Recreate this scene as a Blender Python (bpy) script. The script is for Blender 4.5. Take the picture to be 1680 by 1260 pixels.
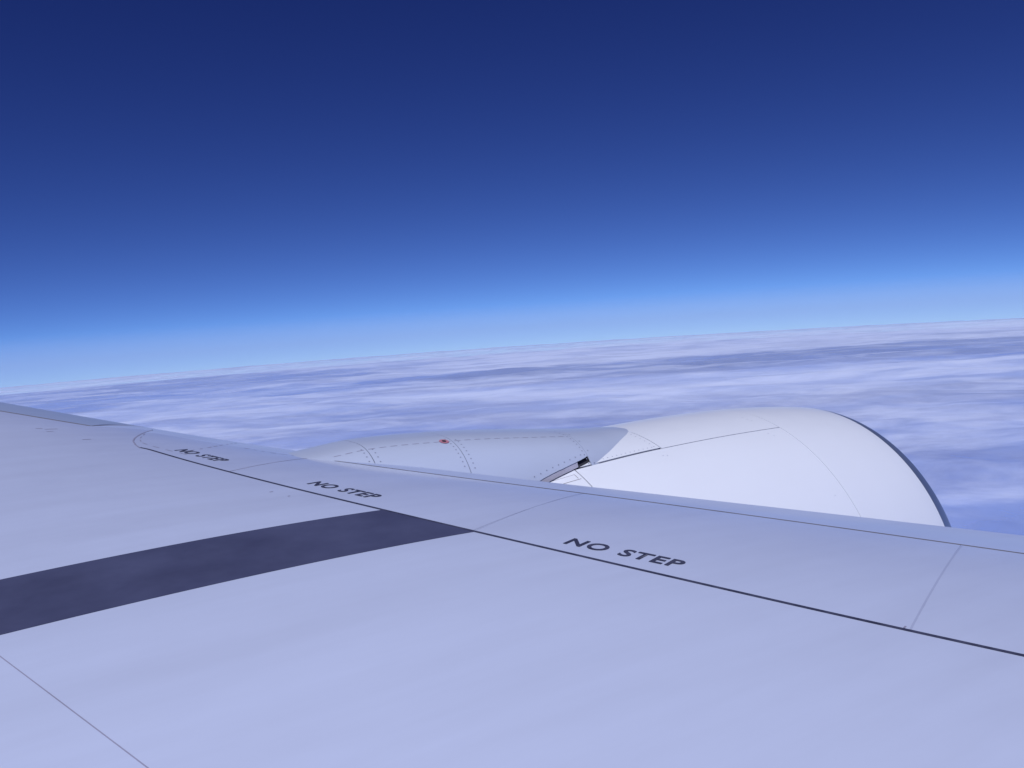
import bpy, bmesh, math, random
import numpy as np
from mathutils import Vector, Matrix, noise

random.seed(7)
R = math.radians
scene = bpy.context.scene
for o in list(bpy.data.objects):
    bpy.data.objects.remove(o)
C = scene.collection

# ------------------------------------------------------------------ camera
# X forward along the aircraft, Y outboard over the left wing, Z up
YAW, PITCH, ROLL = R(59.0), R(-5.1), R(3.9)
fw = Vector((math.cos(YAW) * math.cos(PITCH), math.sin(YAW) * math.cos(PITCH), math.sin(PITCH)))
rt0 = Vector((math.sin(YAW), -math.cos(YAW), 0))
up0 = rt0.cross(fw)
rt = rt0 * math.cos(ROLL) - up0 * math.sin(ROLL)
up = rt.cross(fw)
cam_data = bpy.data.cameras.new('camera')
cam_data.sensor_width = 36.0
cam_data.lens = 36.0 * 1455.0 / 1680.0
cam_data.clip_start = 0.05
cam_data.clip_end = 900000.0
cam = bpy.data.objects.new('camera', cam_data)
C.objects.link(cam)
cam.matrix_world = Matrix(((rt.x, up.x, -fw.x, 0), (rt.y, up.y, -fw.y, 0), (rt.z, up.z, -fw.z, 0), (0, 0, 0, 1)))
scene.camera = cam
scene.render.resolution_x, scene.render.resolution_y = 1024, 768

# ------------------------------------------------------------------ sky and sun
SUN_DIR = Vector((-0.38, -0.40, 0.83)).normalized()
SUN_EL = math.asin(SUN_DIR.z)
SUN_ROT = math.atan2(SUN_DIR.x, SUN_DIR.y)
DIP = 0.0471                                   # the horizon lies 2.7 degrees below level at cruising height
world = bpy.data.worlds.new('World')
scene.world = world
world.use_nodes = True
nt = world.node_tree
for n in list(nt.nodes):
    nt.nodes.remove(n)
tc = nt.nodes.new('ShaderNodeTexCoord')
add = nt.nodes.new('ShaderNodeVectorMath'); add.operation = 'ADD'; add.inputs[1].default_value = (0, 0, DIP)
nrm = nt.nodes.new('ShaderNodeVectorMath'); nrm.operation = 'NORMALIZE'
sky = nt.nodes.new('ShaderNodeTexSky')
sky.sky_type = 'NISHITA'
sky.sun_disc = False
sky.sun_elevation = SUN_EL
sky.sun_rotation = SUN_ROT
sky.altitude = 11000.0
sky.air_density = 1.0
sky.dust_density = 0.3
sky.ozone_density = 3.0
bg = nt.nodes.new('ShaderNodeBackground')
bg.inputs['Strength'].default_value = 0.15
wo = nt.nodes.new('ShaderNodeOutputWorld')
nt.links.new(tc.outputs['Generated'], add.inputs[0])
nt.links.new(add.outputs[0], nrm.inputs[0])
nt.links.new(nrm.outputs[0], sky.inputs['Vector'])
# the thin air at cruising height: deeper, steeper falling-off blue than the sea-level model gives
sep = nt.nodes.new('ShaderNodeSeparateColor'); comb = nt.nodes.new('ShaderNodeCombineColor')
nt.links.new(sky.outputs[0], sep.inputs[0])
for ch, (k, g) in enumerate(((1.27, 1.64), (0.93, 1.56), (0.79, 1.13))):
    pw = nt.nodes.new('ShaderNodeMath'); pw.operation = 'POWER'; pw.inputs[1].default_value = g
    ml = nt.nodes.new('ShaderNodeMath'); ml.operation = 'MULTIPLY'; ml.inputs[1].default_value = k * 0.15 ** (g - 1.0)
    nt.links.new(sep.outputs[ch], pw.inputs[0]); nt.links.new(pw.outputs[0], ml.inputs[0]); nt.links.new(ml.outputs[0], comb.inputs[ch])
nt.links.new(comb.outputs[0], bg.inputs['Color'])
nt.links.new(bg.outputs[0], wo.inputs['Surface'])

sd = bpy.data.lights.new('sun', 'SUN')
sd.energy = 3.45
sd.angle = R(0.5)
sd.color = (0.84, 0.87, 1.0)
sun = bpy.data.objects.new('sun', sd)
C.objects.link(sun)
sun.rotation_euler = (-SUN_DIR).to_track_quat('-Z', 'Y').to_euler()
sun.location = (0, 0, 20)

vs = scene.view_settings
vs.view_transform = 'Standard'
vs.look = 'None'
vs.exposure = 0.0
vs.gamma = 1.0
vs.use_curve_mapping = False

# ------------------------------------------------------------------ materials
def new_mat(name):
    m = bpy.data.materials.new(name)
    m.use_nodes = True
    t = m.node_tree
    return m, t, t.nodes['Principled BSDF']

def paint(name, col, rough=0.35, coat=0.3, var=0.06, metal=0.0, scale=1.3, streak=(0.35, 2.5, 2.5), dirt=(0.5, 0.47, 0.45), spec=0.5):
    """Aircraft paint: faint cloudy tone changes, streaks along the airflow, slight orange-peel."""
    m, t, b = new_mat(name)
    geo = t.nodes.new('ShaderNodeNewGeometry')
    mp = t.nodes.new('ShaderNodeMapping'); mp.inputs['Scale'].default_value = streak
    t.links.new(geo.outputs['Position'], mp.inputs['Vector'])
    n1 = t.nodes.new('ShaderNodeTexNoise'); n1.inputs['Scale'].default_value = scale; n1.inputs['Detail'].default_value = 5; n1.inputs['Roughness'].default_value = 0.6
    t.links.new(mp.outputs[0], n1.inputs['Vector'])
    rmp = t.nodes.new('ShaderNodeMapRange')
    rmp.inputs['From Min'].default_value = 0.35; rmp.inputs['From Max'].default_value = 0.75
    rmp.inputs['To Min'].default_value = 0.0; rmp.inputs['To Max'].default_value = var * 2
    t.links.new(n1.outputs['Fac'], rmp.inputs['Value'])
    mix = t.nodes.new('ShaderNodeMix'); mix.data_type = 'RGBA'; mix.blend_type = 'MIX'
    mix.inputs['A'].default_value = (*col, 1)
    mix.inputs['B'].default_value = (col[0] * dirt[0], col[1] * dirt[1], col[2] * dirt[2], 1)
    t.links.new(rmp.outputs[0], mix.inputs['Factor'])
    t.links.new(mix.outputs['Result'], b.inputs['Base Color'])
    b.inputs['Metallic'].default_value = metal
    b.inputs['Coat Weight'].default_value = coat
    b.inputs['Coat Roughness'].default_value = 0.12
    b.inputs['Specular IOR Level'].default_value = spec
    n2 = t.nodes.new('ShaderNodeTexNoise'); n2.inputs['Scale'].default_value = 6.0; n2.inputs['Detail'].default_value = 3
    t.links.new(geo.outputs['Position'], n2.inputs['Vector'])
    r2 = t.nodes.new('ShaderNodeMapRange'); r2.inputs['To Min'].default_value = rough - 0.05; r2.inputs['To Max'].default_value = rough + 0.08
    t.links.new(n2.outputs['Fac'], r2.inputs['Value'])
    t.links.new(r2.outputs[0], b.inputs['Roughness'])
    n3 = t.nodes.new('ShaderNodeTexNoise'); n3.inputs['Scale'].default_value = 1.6; n3.inputs['Detail'].default_value = 2
    t.links.new(geo.outputs['Position'], n3.inputs['Vector'])
    bp = t.nodes.new('ShaderNodeBump'); bp.inputs['Strength'].default_value = 0.2; bp.inputs['Distance'].default_value = 0.02
    t.links.new(n3.outputs['Fac'], bp.inputs['Height'])
    t.links.new(bp.outputs[0], b.inputs['Normal'])
    return m

M = {}
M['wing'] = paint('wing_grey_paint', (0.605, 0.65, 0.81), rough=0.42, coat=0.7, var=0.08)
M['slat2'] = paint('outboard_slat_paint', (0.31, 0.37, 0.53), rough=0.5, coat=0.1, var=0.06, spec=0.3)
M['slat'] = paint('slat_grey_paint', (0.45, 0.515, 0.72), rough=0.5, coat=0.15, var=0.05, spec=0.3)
M['white'] = paint('nacelle_white_paint', (0.80, 0.81, 0.84), rough=0.38, coat=0.3, var=0.03, dirt=(0.8, 0.78, 0.76))
M['pylon'] = paint('pylon_grey_paint', (0.485, 0.53, 0.645), rough=0.40, coat=0.25, var=0.06)
M['walk'] = paint('walkway_dark_coating', (0.046, 0.050, 0.102), rough=0.6, coat=0.0, var=0.35, scale=1.8, streak=(1, 1, 1), dirt=(2.0, 2.0, 1.8))
M['letter'] = paint('stencil_black_paint', (0.035, 0.036, 0.065), rough=0.5, coat=0.0, var=0.3, scale=9.0, dirt=(3.0, 3.0, 2.6))
M['rivet'] = paint('rivet_head', (0.26, 0.28, 0.37), rough=0.5, coat=0.0, var=0.2)
M['seal'] = paint('joint_sealant', (0.10, 0.09, 0.10), rough=0.6, coat=0.0, var=0.2)
M['brown'] = paint('weathered_sealant', (0.22, 0.19, 0.20), rough=0.6, coat=0.0, var=0.3)
M['faint'] = paint('faint_joint_filler', (0.49, 0.525, 0.68), rough=0.45, coat=0.6, var=0.1)
M['faint2'] = paint('thin_joint_filler', (0.36, 0.35, 0.46), rough=0.5, coat=0.3, var=0.2)
M['dark'] = paint('gap_shadow_structure', (0.03, 0.03, 0.04), rough=0.7, coat=0.0, var=0.1)
M['lip'] = paint('inlet_lip_metal', (0.30, 0.35, 0.47), rough=0.42, coat=0.0, var=0.1, metal=0.75)
M['strip'] = paint('worn_seal_strip', (0.50, 0.48, 0.54), rough=0.5, coat=0.0, var=0.35, scale=5.0)
M['red'] = paint('red_marking_paint', (0.50, 0.20, 0.25), rough=0.5, coat=0.0, var=0.1)
M['inside'] = paint('inlet_liner', (0.22, 0.23, 0.25), rough=0.5, coat=0.0, var=0.05)

# ------------------------------------------------------------------ helpers
def link(name, me, mat, parent=None):
    o = bpy.data.objects.new(name, me)
    C.objects.link(o)
    if mat:
        me.materials.append(mat)
    if parent:
        o.parent = parent
    return o

def mesh(name, verts, faces, mat, parent=None, smooth=True):
    me = bpy.data.meshes.new(name)
    me.from_pydata([tuple(map(float, v)) for v in verts], [], faces)
    if smooth:
        me.polygons.foreach_set('use_smooth', [True] * len(me.polygons))
    me.update()
    return link(name, me, mat, parent)

def patch(name, G, mat, parent=None, skirt=0.012, flip=False, inward=None):
    """G: (ns, nt, 3) grid of points -> a skin panel with turned-down edges."""
    ns, nt_ = G.shape[:2]
    V = G.reshape(-1, 3)
    idx = lambda i, j: i * nt_ + j
    F = []
    for i in range(ns - 1):
        for j in range(nt_ - 1):
            f = (idx(i, j), idx(i + 1, j), idx(i + 1, j + 1), idx(i, j + 1))
            F.append(f[::-1] if flip else f)
    V = [tuple(v) for v in V]
    if skirt:
        du = np.gradient(G, axis=0); dv = np.gradient(G, axis=1)
        N = np.cross(du, dv); N /= np.linalg.norm(N, axis=-1, keepdims=True) + 1e-12
        if flip:
            N = -N
        loop = [(i, 0) for i in range(ns)] + [(ns - 1, j) for j in range(1, nt_)] + [(i, nt_ - 1) for i in range(ns - 2, -1, -1)] + [(0, j) for j in range(nt_ - 2, 0, -1)]
        base = len(V)
        for (i, j) in loop:
            p = G[i, j]; V.append(tuple(p)); V.append(tuple(p - N[i, j] * skirt))
        n = len(loop)
        for k in range(n):
            a = base + 2 * k; b = base + 2 * ((k + 1) % n)
            f = (a, a + 1, b + 1, b)
            F.append(f[::-1] if flip else f)
    return mesh(name, V, F, mat, parent)

def pchip(x, y, xi):
    x = np.asarray(x, float); y = np.asarray(y, float); xi = np.asarray(xi, float)
    h = np.diff(x); d = np.diff(y) / h; m = np.zeros(len(x))
    for i in range(1, len(x) - 1):
        m[i] = 0 if d[i - 1] * d[i] <= 0 else (3 * (h[i] + h[i - 1])) / ((2 * h[i] + h[i - 1]) / d[i - 1] + (h[i] + 2 * h[i - 1]) / d[i])
    m[0] = d[0]; m[-1] = d[-1]
    i = np.clip(np.searchsorted(x, xi) - 1, 0, len(h) - 1); t = (xi - x[i]) / h[i]
    return (2 * t**3 - 3 * t * t + 1) * y[i] + (t**3 - 2 * t * t + t) * h[i] * m[i] + (-2 * t**3 + 3 * t * t) * y[i + 1] + (t**3 - t * t) * h[i] * m[i + 1]

# ------------------------------------------------------------------ cloud deck, ocean (the large setting)
RE = 6371000.0
HC = 7070.0
def cap(rings, naz, height, relief):
    V = []; F = []
    for r in rings:
        for k in range(naz):
            a = 2 * math.pi * k / naz
            x = r * math.cos(a); y = r * math.sin(a)
            z = -height - r * r / (2 * RE)
            if relief:
                p = Vector(((x * 0.87 - y * 0.49) * 0.00010, (x * 0.49 + y * 0.87) * 0.00016, 0.0))
                z += relief * noise.fractal(p, 0.9, 2.1, 5)
            V.append((x, y, z))
    for i in range(len(rings) - 1):
        for k in range(naz):
            F.append((i * naz + k, i * naz + (k + 1) % naz, (i + 1) * naz + (k + 1) % naz, (i + 1) * naz + k)[::-1])
    return V, F

m, t, b = new_mat('sea_with_airlight')
b.inputs['Base Color'].default_value = (0.10, 0.25, 0.70, 1)  # blue air-light beneath the clouds is put into the sea's base colour
b.inputs['Roughness'].default_value = 0.45
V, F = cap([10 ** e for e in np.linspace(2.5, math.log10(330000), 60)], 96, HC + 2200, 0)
o = mesh('ocean', V, F, m); o['kind'] = 'structure'; o['label'] = 'sea far below the clouds, its colour brightened with blue air-light'; o['category'] = 'sea'

m = bpy.data.materials.new('stratus_cloud'); m.use_nodes = True
t = m.node_tree
for n in list(t.nodes):
    t.nodes.remove(n)
N = t.nodes.new
geo = N('ShaderNodeNewGeometry')
def cloud_noise(scale, rotz, detail, rough, dist=0.0):
    vr = N('ShaderNodeVectorRotate'); vr.rotation_type = 'Z_AXIS'; vr.inputs['Angle'].default_value = rotz
    t.links.new(geo.outputs['Position'], vr.inputs['Vector'])
    mp = N('ShaderNodeMapping')
    mp.inputs['Scale'].default_value = scale
    t.links.new(vr.outputs[0], mp.inputs['Vector'])
    n = N('ShaderNodeTexNoise'); n.inputs['Scale'].default_value = 1.0
    n.inputs['Detail'].default_value = detail; n.inputs['Roughness'].default_value = rough
    n.inputs['Distortion'].default_value = dist
    t.links.new(mp.outputs[0], n.inputs['Vector'])
    return n
def math_node(op, a, b_):
    n = N('ShaderNodeMath'); n.operation = op
    for k, v in enumerate((a, b_)):
        if isinstance(v, (int, float)):
            n.inputs[k].default_value = v
        else:
            t.links.new(v, n.inputs[k])
    return n.outputs[0]
ROTZ = R(28)
nA = cloud_noise((1 / 90000, 1 / 45000, 1 / 60000), ROTZ, 4, 0.5, 0.4)     # long banks
nB = cloud_noise((1 / 19000, 1 / 12000, 1 / 14000), ROTZ, 7, 0.58, 0.5)       # streaks
nC = cloud_noise((1 / 4200, 1 / 3600, 1 / 3600), ROTZ, 6, 0.62, 0.5)         # puffs
s = math_node('ADD', math_node('MULTIPLY', nA.outputs['Fac'], 0.46), math_node('MULTIPLY', nB.outputs['Fac'], 0.36))
s = math_node('ADD', s, math_node('MULTIPLY', nC.outputs['Fac'], 0.18))
# one long bank with a straight near edge and a tip pointing outboard, a clear lane in front of it, a nearer bank
vr = N('ShaderNodeVectorRotate'); vr.rotation_type = 'Z_AXIS'; vr.inputs['Angle'].default_value = ROTZ
t.links.new(geo.outputs['Position'], vr.inputs['Vector'])
sx = N('ShaderNodeSeparateXYZ'); t.links.new(vr.outputs[0], sx.inputs[0])
wob = cloud_noise((1 / 16000, 1 / 10000, 1 / 9000), ROTZ, 7, 0.65, 0.4)
wv = math_node('MULTIPLY', math_node('SUBTRACT', wob.outputs['Fac'], 0.5), 19.0)
ca = math_node('MULTIPLY', sx.outputs['X'], 0.001)
cb = math_node('ADD', math_node('MULTIPLY', sx.outputs['Y'], 0.001), wv)
def step(v, lo, hi):
    n = N('ShaderNodeMapRange'); n.interpolation_type = 'SMOOTHSTEP'
    n.inputs['From Min'].default_value = lo; n.inputs['From Max'].default_value = hi
    t.links.new(v, n.inputs['Value'])
    return n.outputs[0]
edge = math_node('SUBTRACT', math_node('ADD', math_node('MULTIPLY', ca, 1.7), 160.0), cb)
bank = math_node('MULTIPLY', math_node('MULTIPLY', step(cb, 109, 115), step(edge, 0, 26)), step(cb, 215, 185))
lane = math_node('MULTIPLY', math_node('MULTIPLY', step(cb, 84, 96), step(cb, 113, 108)), step(ca, 75, 35))
lane2 = math_node('MULTIPLY', math_node('MULTIPLY', step(cb, 112, 120), step(cb, 160, 140)), step(edge, 0, -20))
near = math_node('MULTIPLY', math_node('MULTIPLY', step(cb, 50, 60), step(cb, 84, 74)), step(ca, -8, 12))
s = math_node('ADD', s, math_node('MULTIPLY', bank, 0.13))
s = math_node('ADD', s, math_node('MULTIPLY', near, 0.05))
s = math_node('SUBTRACT', s, math_node('MULTIPLY', step(cb, 50, 34), 0.028))
s = math_node('SUBTRACT', s, math_node('MULTIPLY', lane, 0.075))
s = math_node('SUBTRACT', s, math_node('MULTIPLY', lane2, 0.09))
# a smooth veil, and crisper thick streaks lying in it
veil = N('ShaderNodeMapRange'); veil.interpolation_type = 'SMOOTHSTEP'
veil.inputs['From Min'].default_value = 0.34; veil.inputs['From Max'].default_value = 0.62
veil.inputs['To Min'].default_value = 0.2; veil.inputs['To Max'].default_value = 0.52
t.links.new(s, veil.inputs['Value'])
nD = cloud_noise((1 / 14000, 1 / 7000, 1 / 8000), R(34), 9, 0.6, 0.6)
sd_ = math_node('ADD', math_node('MULTIPLY', nD.outputs['Fac'], 0.55), math_node('MULTIPLY', s, 0.45))
strk = step(sd_, 0.45, 0.63)
inv = math_node('MULTIPLY', math_node('SUBTRACT', 1.0, veil.outputs[0]), math_node('SUBTRACT', 1.0, math_node('MULTIPLY', strk, 0.60)))
alpha = math_node('SUBTRACT', 1.0, inv)
dif = N('ShaderNodeBsdfDiffuse'); dif.inputs['Color'].default_value = (0.81, 0.84, 0.96, 1)
bump = N('ShaderNodeBump'); bump.inputs['Strength'].default_value = 0.12; bump.inputs['Distance'].default_value = 400.0
t.links.new(sd_, bump.inputs['Height']); t.links.new(bump.outputs[0], dif.inputs['Normal'])
tr = N('ShaderNodeBsdfTransparent')
mx = N('ShaderNodeMixShader'); out = N('ShaderNodeOutputMaterial')
t.links.new(alpha, mx.inputs[0]); t.links.new(tr.outputs[0], mx.inputs[1]); t.links.new(dif.outputs[0], mx.inputs[2])
t.links.new(mx.outputs[0], out.inputs['Surface'])
rings = np.concatenate([[300, 2000, 5000, 8000, 11000], np.geomspace(13000, 320000, 300)])
V, F = cap(rings, 640, HC, 300.0)
o = mesh('cloud_deck', V, F, m)
o['kind'] = 'stuff'; o['label'] = 'streaky white layer of cloud stretching to the horizon'; o['category'] = 'cloud'

# the air between the aircraft and the horizon
hz = bpy.data.materials.new('blue_air'); hz.use_nodes = True
t = hz.node_tree
for n in list(t.nodes):
    t.nodes.remove(n)
pv = t.nodes.new('ShaderNodeVolumePrincipled')
pv.inputs['Color'].default_value = (0.68, 0.81, 1.0, 1)
pv.inputs['Density'].default_value = 3.0e-6
pv.inputs['Anisotropy'].default_value = 0.0
ho = t.nodes.new('ShaderNodeOutputMaterial')
t.links.new(pv.outputs[0], ho.inputs['Volume'])
naz = 128
V = []; F = []
hr = [20000.0 * k for k in range(1, 18)]
V.append((0, 0, 30.0)); V.append((0, 0, -19500.0))
for r in hr:                                       # curved top, following the earth
    for k in range(naz):
        an = 2 * math.pi * k / naz
        V.append((r * math.cos(an), r * math.sin(an), 30.0 - r * r / (2 * RE)))
for k in range(naz):
    an = 2 * math.pi * k / naz
    V.append((hr[-1] * math.cos(an), hr[-1] * math.sin(an), -19500.0))
nrg = len(hr)
for k in range(naz):
    k2 = (k + 1) % naz
    F.append((0, 2 + k, 2 + k2))
    for i in range(nrg - 1):
        F.append((2 + i * naz + k, 2 + (i + 1) * naz + k, 2 + (i + 1) * naz + k2, 2 + i * naz + k2))
    F.append((2 + (nrg - 1) * naz + k, 2 + nrg * naz + k, 2 + nrg * naz + k2, 2 + (nrg - 1) * naz + k2))
    F.append((1, 2 + nrg * naz + k2, 2 + nrg * naz + k))
o = mesh('haze', V, F, hz, smooth=False)
o['kind'] = 'stuff'; o['label'] = 'blue haze of air over the clouds'; o['category'] = 'haze'

# ------------------------------------------------------------------ the aircraft
plane = bpy.data.objects.new('airliner', None)
C.objects.link(plane)
plane['label'] = 'airliner with grey wing, grey engine pylon and white engine nacelle'
plane['category'] = 'airplane'

# ---- wing surface: q = metres behind the (virtual) leading edge, y = span
TS = math.tan(R(35.0)); X0 = 7.975; Q0 = 0.30
_g = np.linspace(0, 22, 441)
_v = np.interp(_g, np.array([1., 3, 4.5, 6, 7.5, 9, 11, 13, 16]) * 1.25, np.array([0.0133, 0.0175, -0.0159, -0.0373, -0.0089, -0.001, 0.003, 0.0105, 0.0144]) * 1.25)
_v = np.convolve(np.pad(_v, 25, mode='edge'), np.ones(51) / 51, 'valid')
def chord(y): return 14.375 - 0.55 * y
def zbase(y): return -2.525 + y * math.tan(R(6.24)) + 0.00336 * y * y + np.interp(y, _g, _v)
def thick(q, y):
    c = chord(y); s = np.clip(q / c, 0, 1)
    return 0.7 * c * (0.2969 * np.sqrt(s) - .126 * s - .3516 * s**2 + .2843 * s**3 - .1036 * s**4)
def Wz(x, y):
    q = np.maximum(X0 - y * TS - x, Q0)
    return zbase(y) + thick(q, y) + 0.02 * q
def on_wing(x, y, off=0.0):
    x = np.asarray(x, float); y = np.asarray(y, float)
    return np.stack([x + 0 * y, y + 0 * x, Wz(x, y) + off], -1)
LE = lambda y: X0 - TS * y - Q0
TE = lambda y: X0 - TS * y - chord(y) * 0.985
SE = lambda y: -0.009684 * y * y - 0.42428 * y + 5.22517               # slat trailing-edge seam
LB = lambda y: 0.01162 * y * y - 0.45016 * y + 3.62341                 # dark sealed joint along the front spar
SO = lambda y: 0.789 - 0.70 * (y - 8.326)                              # outboard slat seam
MM = lambda y: -0.3213 * y + 1.1456 - 0.03 * np.maximum(0, y - 4.5)**2 # spanwise skin splice
_ay = [7.0, 7.103, 7.222, 7.433, 7.627, 7.857, 8.06, 8.214]
_ax = [LB(7.0), 0.994, 0.978, 0.988, 1.03, 1.111, 1.19, 1.253]
def AF(y):                                                             # aft edge of the forward panels, with the rounded corner
    return np.where(y < 7.0, LB(y), np.interp(y, _ay, _ax))
def MF(y):                                                             # front edge of the main skin
    return np.where(y < 8.214, AF(y), np.where(y < 8.33, 1.253 - (y - 8.214) / 0.116 * (1.253 - 0.786), SO(y)))

def wing_panel(name, fore, aft, yf, ya, mat, parent, gf=0.004, ga=0.004, gs=0.003, ns=90, nt_=30, off=0.0, skirt=0.014, power=1.0):
    s = np.linspace(0, 1, ns)[:, None]; u = (np.linspace(0, 1, nt_) ** power)[None, :]
    f_y = yf[0] + gs + (yf[1] - yf[0] - 2 * gs) * s; a_y = ya[0] + gs + (ya[1] - ya[0] - 2 * gs) * s
    fx = fore(f_y) - gf; ax = aft(a_y) + ga
    x = fx + (ax - fx) * u; y = f_y + (a_y - f_y) * u
    return patch(name, on_wing(x, y, off), mat, parent, skirt=skirt)

def nose_panel(name, aft, yf, ya, mat, parent, ga=0.005, gs=0.004, ns=260):
    """Leading-edge piece wrapping round the nose and back underneath."""
    s = np.linspace(0, 1, ns)[:, None]
    f_y = yf[0] + gs + (yf[1] - yf[0] - 2 * gs) * s; a_y = ya[0] + gs + (ya[1] - ya[0] - 2 * gs) * s
    u = (np.linspace(0, 1, 70) ** 1.0)[None, :]
    ax = aft(a_y) + ga; fx = LE(f_y)
    x = ax + (fx - ax) * u; y = a_y + (f_y - a_y) * u
    top = on_wing(x, y)
    end = top[:, -1:, :]
    nose = []
    for dx, dz in ((0.020, -0.030), (0.030, -0.07), (0.028, -0.12), (0.010, -0.18), (-0.05, -0.25), (-0.16, -0.31), (-0.32, -0.36)):
        nose.append(end + np.array([dx, 0, dz]))
    G = np.concatenate([top] + nose, axis=1)
    return patch(name, G, mat, parent, skirt=0.012, flip=True)

# wing core: the dark structure the panels sit on, upper side 8 mm below the skin, and the lower skin
ns = 70
ys = np.linspace(-0.45, 16.0, ns)
qq = np.concatenate([np.linspace(0.34, 2, 26), np.linspace(2.2, 1, 0)]) if False else None
us = np.concatenate([np.linspace(0, 0.18, 22), np.linspace(0.2, 1, 26)])
G = np.zeros((ns, len(us) * 2, 3))
for i, y in enumerate(ys):
    q = Q0 + 0.05 + us * (chord(y) * 0.975 - Q0)
    zt_ = zbase(y) + thick(q, y) + 0.02 * q
    xs = X0 - TS * y - q
    zl = zt_ - 0.03 - 1.35 * np.minimum(thick(q, y), 0.9) * np.minimum(1, (q / 1.2)) * 0.9 - 0.15 * np.minimum(1, q / 0.6) * (1 - us)
    G[i, :len(us)] = np.stack([xs[::-1], 0 * xs + y, zt_[::-1] - 0.009], -1)
    G[i, len(us):] = np.stack([xs, 0 * xs + y, zl], -1)
wing = patch('wing', G, M['dark'], plane, skirt=0, flip=True)

wing_panel('skin_panel', MF, MM, (-0.4, 16), (-0.4, 16), M['wing'], wing, gf=0.004, ga=0.001, ns=240, nt_=60)
wing_panel('skin_panel', MM, TE, (-0.4, 16), (-0.4, 16), M['wing'], wing, gf=0.001, ga=0.0, ns=120, nt_=50)
# forward panels between the slat seam and the dark joint
for yf, ya in (((-0.4, 2.565), (-0.4, 1.962)), ((2.565, 4.46), (1.962, 3.882)), ((4.46, 6.43), (3.882, 5.97)), ((6.43, 7.95), (5.97, 7.95))):
    wing_panel('forward_panel', SE, AF, yf, ya, M['wing'], wing, gf=0.004, ga=0.004, gs=0.0007, ns=60, nt_=30)
nose_panel('slat', SE, (-0.4, 6.82), (-0.4, 6.40), M['slat'], wing, ga=0.006)
def NA(y): return np.where(y < 7.95, SE(y), MF(y))
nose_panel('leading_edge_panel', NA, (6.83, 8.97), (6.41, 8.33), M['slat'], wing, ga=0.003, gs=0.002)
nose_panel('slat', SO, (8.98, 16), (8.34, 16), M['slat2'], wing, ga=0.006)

# dark walkway band running chordwise
s = np.linspace(0, 1, 14)[:, None]; u = np.linspace(0, 1, 60)[None, :]
yy = 3.872 + (4.510 - 3.872) * s + 0 * u
fx = LB(yy) - 0.012
xx = fx + (-4.5 - fx) * u
patch('walkway_stripe', on_wing(xx, yy, 0.0018), M['walk'], wing, skirt=0.0012)

def ribbon(name, pts, width, mat, parent, off=0.0015, dash=None, surf=on_wing):
    """A flat bead of sealant following a line on the surface."""
    P = np.array(pts, float)
    d = np.concatenate([[0], np.cumsum(np.linalg.norm(np.diff(P, axis=0), axis=1))])
    n = max(6, int(d[-1] / 0.03))
    tt = np.linspace(0, d[-1], n)
    Q = np.stack([np.interp(tt, d, P[:, 0]), np.interp(tt, d, P[:, 1])], -1)
    for _ in range(6):
        Q[1:-1] = 0.25 * Q[:-2] + 0.5 * Q[1:-1] + 0.25 * Q[2:]
    T = np.gradient(Q, axis=0); T /= np.linalg.norm(T, axis=1, keepdims=True)
    Nn = np.stack([-T[:, 1], T[:, 0]], -1)
    A = Q + Nn * width / 2; B_ = Q - Nn * width / 2
    VA = surf(A[:, 0], A[:, 1], off); VB = surf(B_[:, 0], B_[:, 1], off)
    V = [tuple(v) for pair in zip(VA, VB) for v in pair]
    F = []
    for i in range(n - 1):
        if dash and int(tt[i] / dash) % 2:
            continue
        F.append((2 * i, 2 * i + 2, 2 * i + 3, 2 * i + 1)[::-1])
    o = mesh(name, V, F, mat, parent)
    if dash:
        o['kind'] = 'stuff'
    return o

def along(fn, y0, y1, n=40):
    return [(float(fn(np.float64(y))), y) for y in np.linspace(y0, y1, n)]
ribbon('joint_sealant', along(LB, -0.4, 7.05, 80) + [(0.985, 7.13)], 0.021, M['letter'], wing)
ribbon('joint_sealant', [(0.985, 7.10), (0.975, 7.222), (0.982, 7.433), (1.03, 7.627), (1.111, 7.857), (1.19, 8.06), (1.253, 8.214)], 0.011, M['faint2'], wing)
ribbon('slat_seam', along(SE, -0.4, 6.42, 60), 0.016, M['brown'], wing)
ribbon('slat_seam', along(SO, 8.34, 15.5, 60), 0.022, M['brown'], wing)
ribbon('slat_seam', [(0.789, 8.33), (0.987, 8.46), (1.25, 8.65), (1.5, 8.82)], 0.016, M['brown'], wing)
ribbon('panel_joint', [(2.024, 3.882), (3.17, 4.46)], 0.004, M['faint'], wing, off=0.001)
ribbon('panel_joint', [(2.79, 1.962), (4.07, 2.56)], 0.008, M['faint'], wing, off=0.001)
ribbon('panel_joint', [(1.36, 5.97), (2.06, 6.42)], 0.008, M['faint2'], wing, off=0.001)
ribbon('panel_joint', along(MM, -0.4, 5.0, 30), 0.0045, M['faint2'], wing, off=0.001)
ribbon('sealant_bead', [(1.24, 6.72), (1.155, 6.95), (1.082, 7.168), (1.03, 7.366), (1.06, 7.592), (1.164, 7.955)], 0.008, M['faint2'], wing, dash=0.09)
ribbon('fairing_outline', [(1.289, 6.879), (1.45, 7.015), (1.674, 7.285), (1.80, 7.5)], 0.010, M['faint2'], wing, dash=0.05)
ribbon('fairing_outline', [(1.73, 7.037), (1.87, 6.695), (2.05, 6.522), (2.311, 6.728)], 0.008, M['faint2'], wing, dash=0.05)
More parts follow.
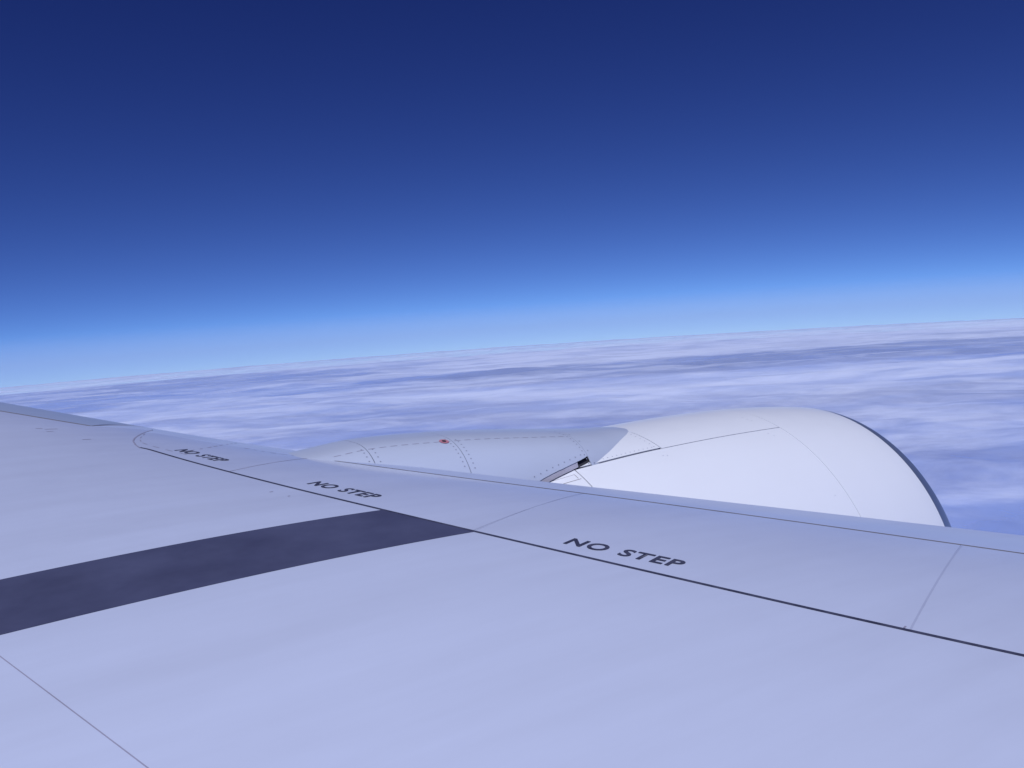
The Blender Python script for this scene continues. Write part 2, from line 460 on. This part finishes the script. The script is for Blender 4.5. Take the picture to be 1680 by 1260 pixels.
for (x, y, l, w_) in ((0.388, 8.201, 0.05, 0.03), (0.473, 8.154, 0.09, 0.035), (0.455, 8.034, 0.05, 0.025), (0.675, 7.595, 0.06, 0.03),
                      (1.427, 5.249, 0.022, 0.022), (1.484, 5.09, 0.016, 0.018), (2.80, 1.99, 0.020, 0.012), (1.93, 4.02, 0.02, 0.012)):
    ribbon('scuff_mark', [(x - l / 2, y - 0.004), (x, y), (x + l / 2, y + 0.003)], w_ * 0.55, M['faint2'], wing, off=0.0012)

def glyphs(text):
    cu = bpy.data.curves.new('lettering', 'FONT')
    cu.body = text
    cu.size = 1.0
    cu.offset = 0.026
    cu.resolution_u = 4
    cu.space_character = 1.12
    tmp = bpy.data.objects.new('tmp_text', cu); C.objects.link(tmp)
    bpy.context.view_layer.update()
    me = bpy.data.meshes.new_from_object(tmp.evaluated_get(bpy.context.evaluated_depsgraph_get()))
    bpy.data.objects.remove(tmp); bpy.data.curves.remove(cu)
    co = np.array([v.co[:] for v in me.vertices])
    co[:, 0] -= co[:, 0].min(); co[:, 1] -= co[:, 1].min(); co[:, 1] /= co[:, 1].max()
    return me, co
def lettering(origin, direction, mat, parent, label):
    d = np.array(direction); d = d / np.linalg.norm(d); n = np.array((-d[1], d[0]))
    words = [(w_, *glyphs(w_)) for w_ in ('NO', 'STEP')]
    k = (0.602 - 0.072) / sum(co[:, 0].max() for _, _, co in words)
    x0 = 0.0
    for word, me, co in words:
        xy = np.array(origin) + (x0 + co[:, :1] * k) * d + co[:, 1:2] * 0.108 * n
        x0 += co[:, 0].max() * k + 0.072
        me.vertices.foreach_set('co', on_wing(xy[:, 0], xy[:, 1], 0.0022).ravel()); me.update()
        me.name = 'lettering'
        link('lettering', me, mat, parent)['label'] = 'word ' + word + ' of the ' + label

lettering((2.311, 3.477), (0.371, -0.926), M['letter'], wing, 'stencil nearest the window')
lettering((1.678, 5.363), (0.315, -0.951), M['letter'], wing, 'stencil in front of the dark stripe')
lettering((1.191, 6.933), (0.300, -0.952), M['letter'], wing, 'smallest looking stencil far out on the wing')

# ------------------------------------------------------------------ engine nacelle
EY, EZ = 6.6, -3.058
NX = [1.2, 2.4, 3.4, 3.9, 4.3, 5.0, 5.7, 6.4, 7.0, 7.4, 7.62, 7.80, 7.91, 7.95]
NR = [0.95, 1.38, 1.66, 1.765, 1.80, 1.837, 1.847, 1.836, 1.80, 1.762, 1.733, 1.695, 1.64, 1.57]
def nac_r(x): return pchip(NX, NR, x)
def nac(x, a, off=0.0):
    """x along the axis, a = clock angle in degrees (0 inboard, 90 top)."""
    x = np.asarray(x, float); a = np.radians(np.asarray(a, float)); r = nac_r(x) + off
    return np.stack([x + 0 * a, EY - r * np.cos(a), EZ + r * np.sin(a)], -1)
def nac_panel(name, x0, x1, a0, a1, mat, parent, g=0.004, nx=40, na=None, skirt=0.014):
    na = na or max(8, int(abs(a1 - a0) / 3))
    ga = math.degrees(g / 1.8)
    x = np.linspace(x0 + g, x1 - g, nx)[:, None]; a = np.linspace(a0 + ga, a1 - ga, na)[None, :]
    return patch(name, nac(x + 0 * a, a + 0 * x), mat, parent, skirt=skirt)

x = np.linspace(1.2, 7.725, 60)[:, None]; a = np.linspace(0, 360, 97)[None, :]
engine = patch('engine_nacelle', nac(x + 0 * a, a + 0 * x, -0.016), M['dark'], plane, skirt=0)
XR1, XR2, XR3, XLIP = 6.54, 5.055, 4.125, 7.715
SEAM = 68.9
nac_panel('inlet_cowl', XR1, XLIP, -180, 180, M['white'], engine, g=0.0022, na=160)
nac_panel('fan_cowl_crown', XR2, XR1, SEAM, 180 - SEAM, M['white'], engine, g=0.004)
nac_panel('fan_cowl_door', XR3, XR1, -89, SEAM, M['white'], engine, g=0.004, na=90)
nac_panel('fan_cowl_door', XR3, XR1, 180 - SEAM, 269, M['white'], engine, g=0.004, na=90)
x = np.linspace(XR3 + 0.006, XR2 - 0.006, 40)[:, None]; a = np.linspace(SEAM + 0.55, 180 - SEAM - 0.55, 20)[None, :]
patch('pylon_apron', nac(x + 0 * a, a + 0 * x), M['white'], engine, skirt=0.014)
nac_panel('reverser_cowl', 2.0, XR3, -180, 180, M['white'], engine, g=0.005, na=140)
# inlet lip: polished ring curling into the intake
px = np.concatenate([np.linspace(XLIP + 0.003, 7.95, 18), [7.955, 7.95, 7.92, 7.84, 7.65, 7.2, 6.8]])
pr_ = np.concatenate([nac_r(np.linspace(XLIP + 0.003, 7.95, 18)), [1.55, 1.52, 1.49, 1.45, 1.42, 1.44, 1.50]])
aa = np.radians(np.linspace(-180, 180, 181))[None, :]
G = np.stack([px[:, None] + 0 * aa, EY - pr_[:, None] * np.cos(aa), EZ + pr_[:, None] * np.sin(aa)], -1)
patch('inlet_lip', G, M['lip'], engine, skirt=0)
# fan face with blades and spinner, deep inside the intake
V = []; F = []
nb = 22
for k in range(nb):
    a0 = 2 * math.pi * k / nb
    b0 = len(V)
    for j in range(7):
        r = 0.42 + (1.49 - 0.42) * j / 6
        tw = 0.10 + 0.06 * j / 6
        for sgn in (-1, 1):
            an = a0 + sgn * tw
            V.append((6.75 + sgn * (0.16 - 0.10 * j / 6), EY - r * math.cos(an), EZ + r * math.sin(an)))
    for j in range(6):
        F.append((b0 + 2 * j, b0 + 2 * j + 1, b0 + 2 * j + 3, b0 + 2 * j + 2))
mesh('fan', V, F, M['inside'], engine)
x = np.array([7.35, 7.32, 7.22, 7.05, 6.85, 6.6])[:, None]; r_ = np.array([0.0, 0.08, 0.2, 0.31, 0.40, 0.44])[:, None]
an = np.radians(np.linspace(-180, 180, 41))[None, :]
patch('spinner', np.stack([x + 0 * an, EY - r_ * np.cos(an), EZ + r_ * np.sin(an)], -1), M['dark'], engine, skirt=0)

# ------------------------------------------------------------------ pylon
PXk = [1.6, 2.2, 2.5, 3.22, 4.0, 4.5, 4.75, 5.0, 5.32]
PZk = [-1.06, -1.005, -0.985, -1.02, -1.10, -1.162, -1.190, -1.209, -1.245]
def pyl_top(x): return pchip(PXk, PZk, x)
def pyl_w(x):
    return pchip([1.6, 2.4, 3.2, 3.8, 4.22, 4.54, 4.7, 4.87, 5.08, 5.21, 5.29], [0.58, 0.67, 0.74, 0.77, 0.76, 0.69, 0.64, 0.575, 0.48, 0.36, 0.05], x)
ZB = -1.95
def pyl(x, a, inset=0.0):
    """a: 0 inboard foot .. 90 ridge .. 180 outboard foot."""
    x = np.asarray(x, float); a = np.radians(np.asarray(a, float))
    w = np.maximum(pyl_w(x) - inset, 0.005); h = pyl_top(x) - inset - ZB
    c = np.cos(a); s_ = np.sin(a)
    n = 2.0 / 3.0
    y = EY - w * np.sign(c) * np.abs(c) ** n
    z = ZB + h * np.abs(s_) ** n
    return np.stack([x + 0 * a, y, z], -1)
def pyl_cut(x):
    """clock angle at which the pylon skin stops, a hand's breadth above the nacelle."""
    out = []
    al = np.linspace(0.5, 89, 400)
    for xi in np.atleast_1d(x):
        P = pyl(np.full_like(al, xi), al)
        rr = np.hypot(P[:, 1] - EY, P[:, 2] - EZ) - float(nac_r(min(xi, 7.7)))
        lim = 0.052 if xi < 4.30 else -0.02
        i = np.argmax(rr > lim)
        out.append(al[i])
    return np.array(out)
def pyl_panel(name, x0, x1, mat, parent, lo=None, hi=None, g=0.003, nx=36, na=64):
    xs = np.linspace(x0 + g, x1 - g, nx)
    c = pyl_cut(xs)
    a0 = c if lo is None else np.full(nx, lo); a1 = 180 - c if hi is None else np.full(nx, hi)
    u = np.linspace(0, 1, na)[None, :]
    # denser towards the shoulders
    A = a0[:, None] + (a1 - a0)[:, None] * u
    return patch(name, pyl(xs[:, None] + 0 * A, A), mat, parent, skirt=0.01)

xs = np.linspace(1.6, 5.0, 60)[:, None]; A = np.linspace(0, 180, 60)[None, :]
pylon = patch('engine_pylon', pyl(xs + 0 * A, A + 0 * xs, 0.03), M['dark'], plane, skirt=0)
for x0, x1 in ((1.6, 2.455), (2.455, 3.17), (3.17, 4.30)):
    pyl_panel('pylon_panel', x0, x1, M['pylon'], pylon)
pyl_panel('pylon_nose_fairing', 4.30, 5.29, M['pylon'], pylon)

# worn seal strip closing the slot between pylon and cowl
xs = np.linspace(3.3, 4.165, 30)
c1 = pyl_cut(xs)
rows = []
for k, u in enumerate(np.linspace(0, 1, 5)):
    P1 = pyl(xs, c1, 0.006)
    P0 = P1.copy()
    yy_ = P1[:, 1] - 0.012
    P0[:, 1] = yy_; P0[:, 2] = EZ + np.sqrt(np.maximum(0, (nac_r(xs) + 0.012)**2 - (EY - yy_)**2))
    rows.append(P1 * (1 - u) + P0 * u)
patch('seal_strip', np.stack(rows, 1), M['strip'], pylon, skirt=0.008, flip=True)

def disc(cx, n, r, k=8, off=0.0015):
    n = Vector(n).normalized(); t1 = n.orthogonal().normalized(); t2 = n.cross(t1)
    c_ = Vector(cx) + n * off
    return [tuple(c_ + (t1 * math.cos(2 * math.pi * i / k) + t2 * math.sin(2 * math.pi * i / k)) * r) for i in range(k)]
def surf_normal(fn, x, a):
    p = fn(x, a); px_ = fn(x + 0.01, a); pa = fn(x, a + 0.5)
    n = np.cross(px_ - p, pa - p); return n / np.linalg.norm(n), p
def rivets(name, fn, spots, r, mat, parent, outward):
    V = []; F = []
    for (x, a) in spots:
        n, p = surf_normal(fn, x, a)
        if np.dot(n, p - np.array(outward(p))) < 0:
            n = -n
        b0 = len(V); V += disc(p, n, r, 7); F.append(tuple(range(b0, b0 + 7)))
    o = mesh(name, V, F, mat, parent, smooth=False); o['kind'] = 'stuff'
    return o
axis_n = lambda p: (p[0], EY, EZ)
axis_p = lambda p: (p[0], EY, ZB)
sp = []
for k in range(16):
    sp.append((4.26 + 0.048 * k, SEAM + 1.6))
for k in range(9):
    sp.append((XR2 - 0.05, SEAM + 1.6 + 2.0 * k))
for q in ((4.98, 65.6), (5.02, 65.2), (6.30, 66.5), (6.33, 65.0), (6.36, 77.0), (6.37, 75.5), (6.36, 79.0), (4.62, 50.0), (5.9, 30.0), (6.5 - 0.12, 40.0)):
    sp.append(q)
rivets('rivets', nac, sp, 0.0045, M['rivet'], engine, axis_n)
nrivet = []
for k in range(9):                                 # along the lower edge of the long panel
    x = 3.70 + 0.066 * k
    nrivet.append((x, float(pyl_cut(x)[0]) + 4.0))
for k in range(12):
    a_ = 38 + 4.2 * k
    nrivet += [(4.27, a_), ] + ([(4.335, a_)] if k % 3 == 0 else [])
rivets('rivets', pyl, nrivet, 0.0065, M['rivet'], pylon, axis_p)
nr2 = []
for k in range(9):
    nr2 += [(3.135, 44 + 4 * k), (3.215, 42 + 4 * k)]
for k in range(6):
    nr2 += [(2.42, 48 + 5 * k), (2.50, 46 + 5 * k)]
rivets('rivets', pyl, nr2, 0.0065, M['rivet'], pylon, axis_p)
# dashed longitudinal seam near the ridge
V = []; F = []
x = 2.2
while x < 4.25:
    L = 0.055
    a_ = 72
    q = [pyl(x, a_ - 0.3), pyl(x + L, a_ - 0.3), pyl(x + L, a_ + 0.3), pyl(x, a_ + 0.3)]
    n, p = surf_normal(pyl, x, a_); n = n if np.dot(n, p - np.array(axis_p(p))) > 0 else -n
    b0 = len(V); V += [tuple(v + n * 0.0015) for v in q]; F.append((b0, b0 + 1, b0 + 2, b0 + 3))
    x += 0.09
o = mesh('panel_seam', V, F, M['faint2'], pylon, smooth=False); o['kind'] = 'stuff'
# red ring with a dark centre
n, p = surf_normal(pyl, 3.10, 72.0); n = n if n[2] > 0 else -n
mesh('red_disc', disc(p, n, 0.040, 24, 0.004), [tuple(range(24))], M['red'], pylon, smooth=False)
mesh('disc_centre', disc(p, n, 0.018, 20, 0.0065), [tuple(range(20))], M['dark'], pylon, smooth=False)

# small printed placard and hinge lines on the cowl behind the door
def nac_line(x0, a0, x1, a1, w, off=0.0015, n=10):
    V = []; F = []
    for i in range(n):
        u = i / (n - 1); x = x0 + (x1 - x0) * u; a = a0 + (a1 - a0) * u
        if abs(x1 - x0) > 0.05:
            V += [tuple(nac(x, a - math.degrees(w / 3.6), off)), tuple(nac(x, a + math.degrees(w / 3.6), off))]
        else:
            V += [tuple(nac(x - w / 2, a, off)), tuple(nac(x + w / 2, a, off))]
    for i in range(n - 1):
        F.append((2 * i, 2 * i + 2, 2 * i + 3, 2 * i + 1))
    return V, F
def joined(name, pieces, mat, parent):
    V = []; F = []
    for v, f in pieces:
        b0 = len(V); V += v; F += [tuple(i + b0 for i in q) for q in f]
    return mesh(name, V, F, mat, parent, smooth=False)
pc = [nac_line(3.6, 64.6, 4.10, 64.6, 0.004), nac_line(3.72, 66.9, 4.08, 66.9, 0.002), nac_line(4.08, 65.0, 4.08, 66.9, 0.004), nac_line(3.72, 65.0, 3.72, 66.9, 0.004)]
for j, a_ in enumerate((66.4, 66.0)):
    for k in range(9):
        xx_ = 3.76 + 0.032 * k
        pc.append(nac_line(xx_, a_, xx_ + 0.02, a_, 0.006))
o = joined('placard_print', pc, M['brown'], engine); o['kind'] = 'stuff'

# ------------------------------------------------------------------ render settings
scene.render.engine = 'CYCLES'
scene.cycles.max_bounces = 4
scene.cycles.volume_bounces = 1
scene.cycles.transparent_max_bounces = 16
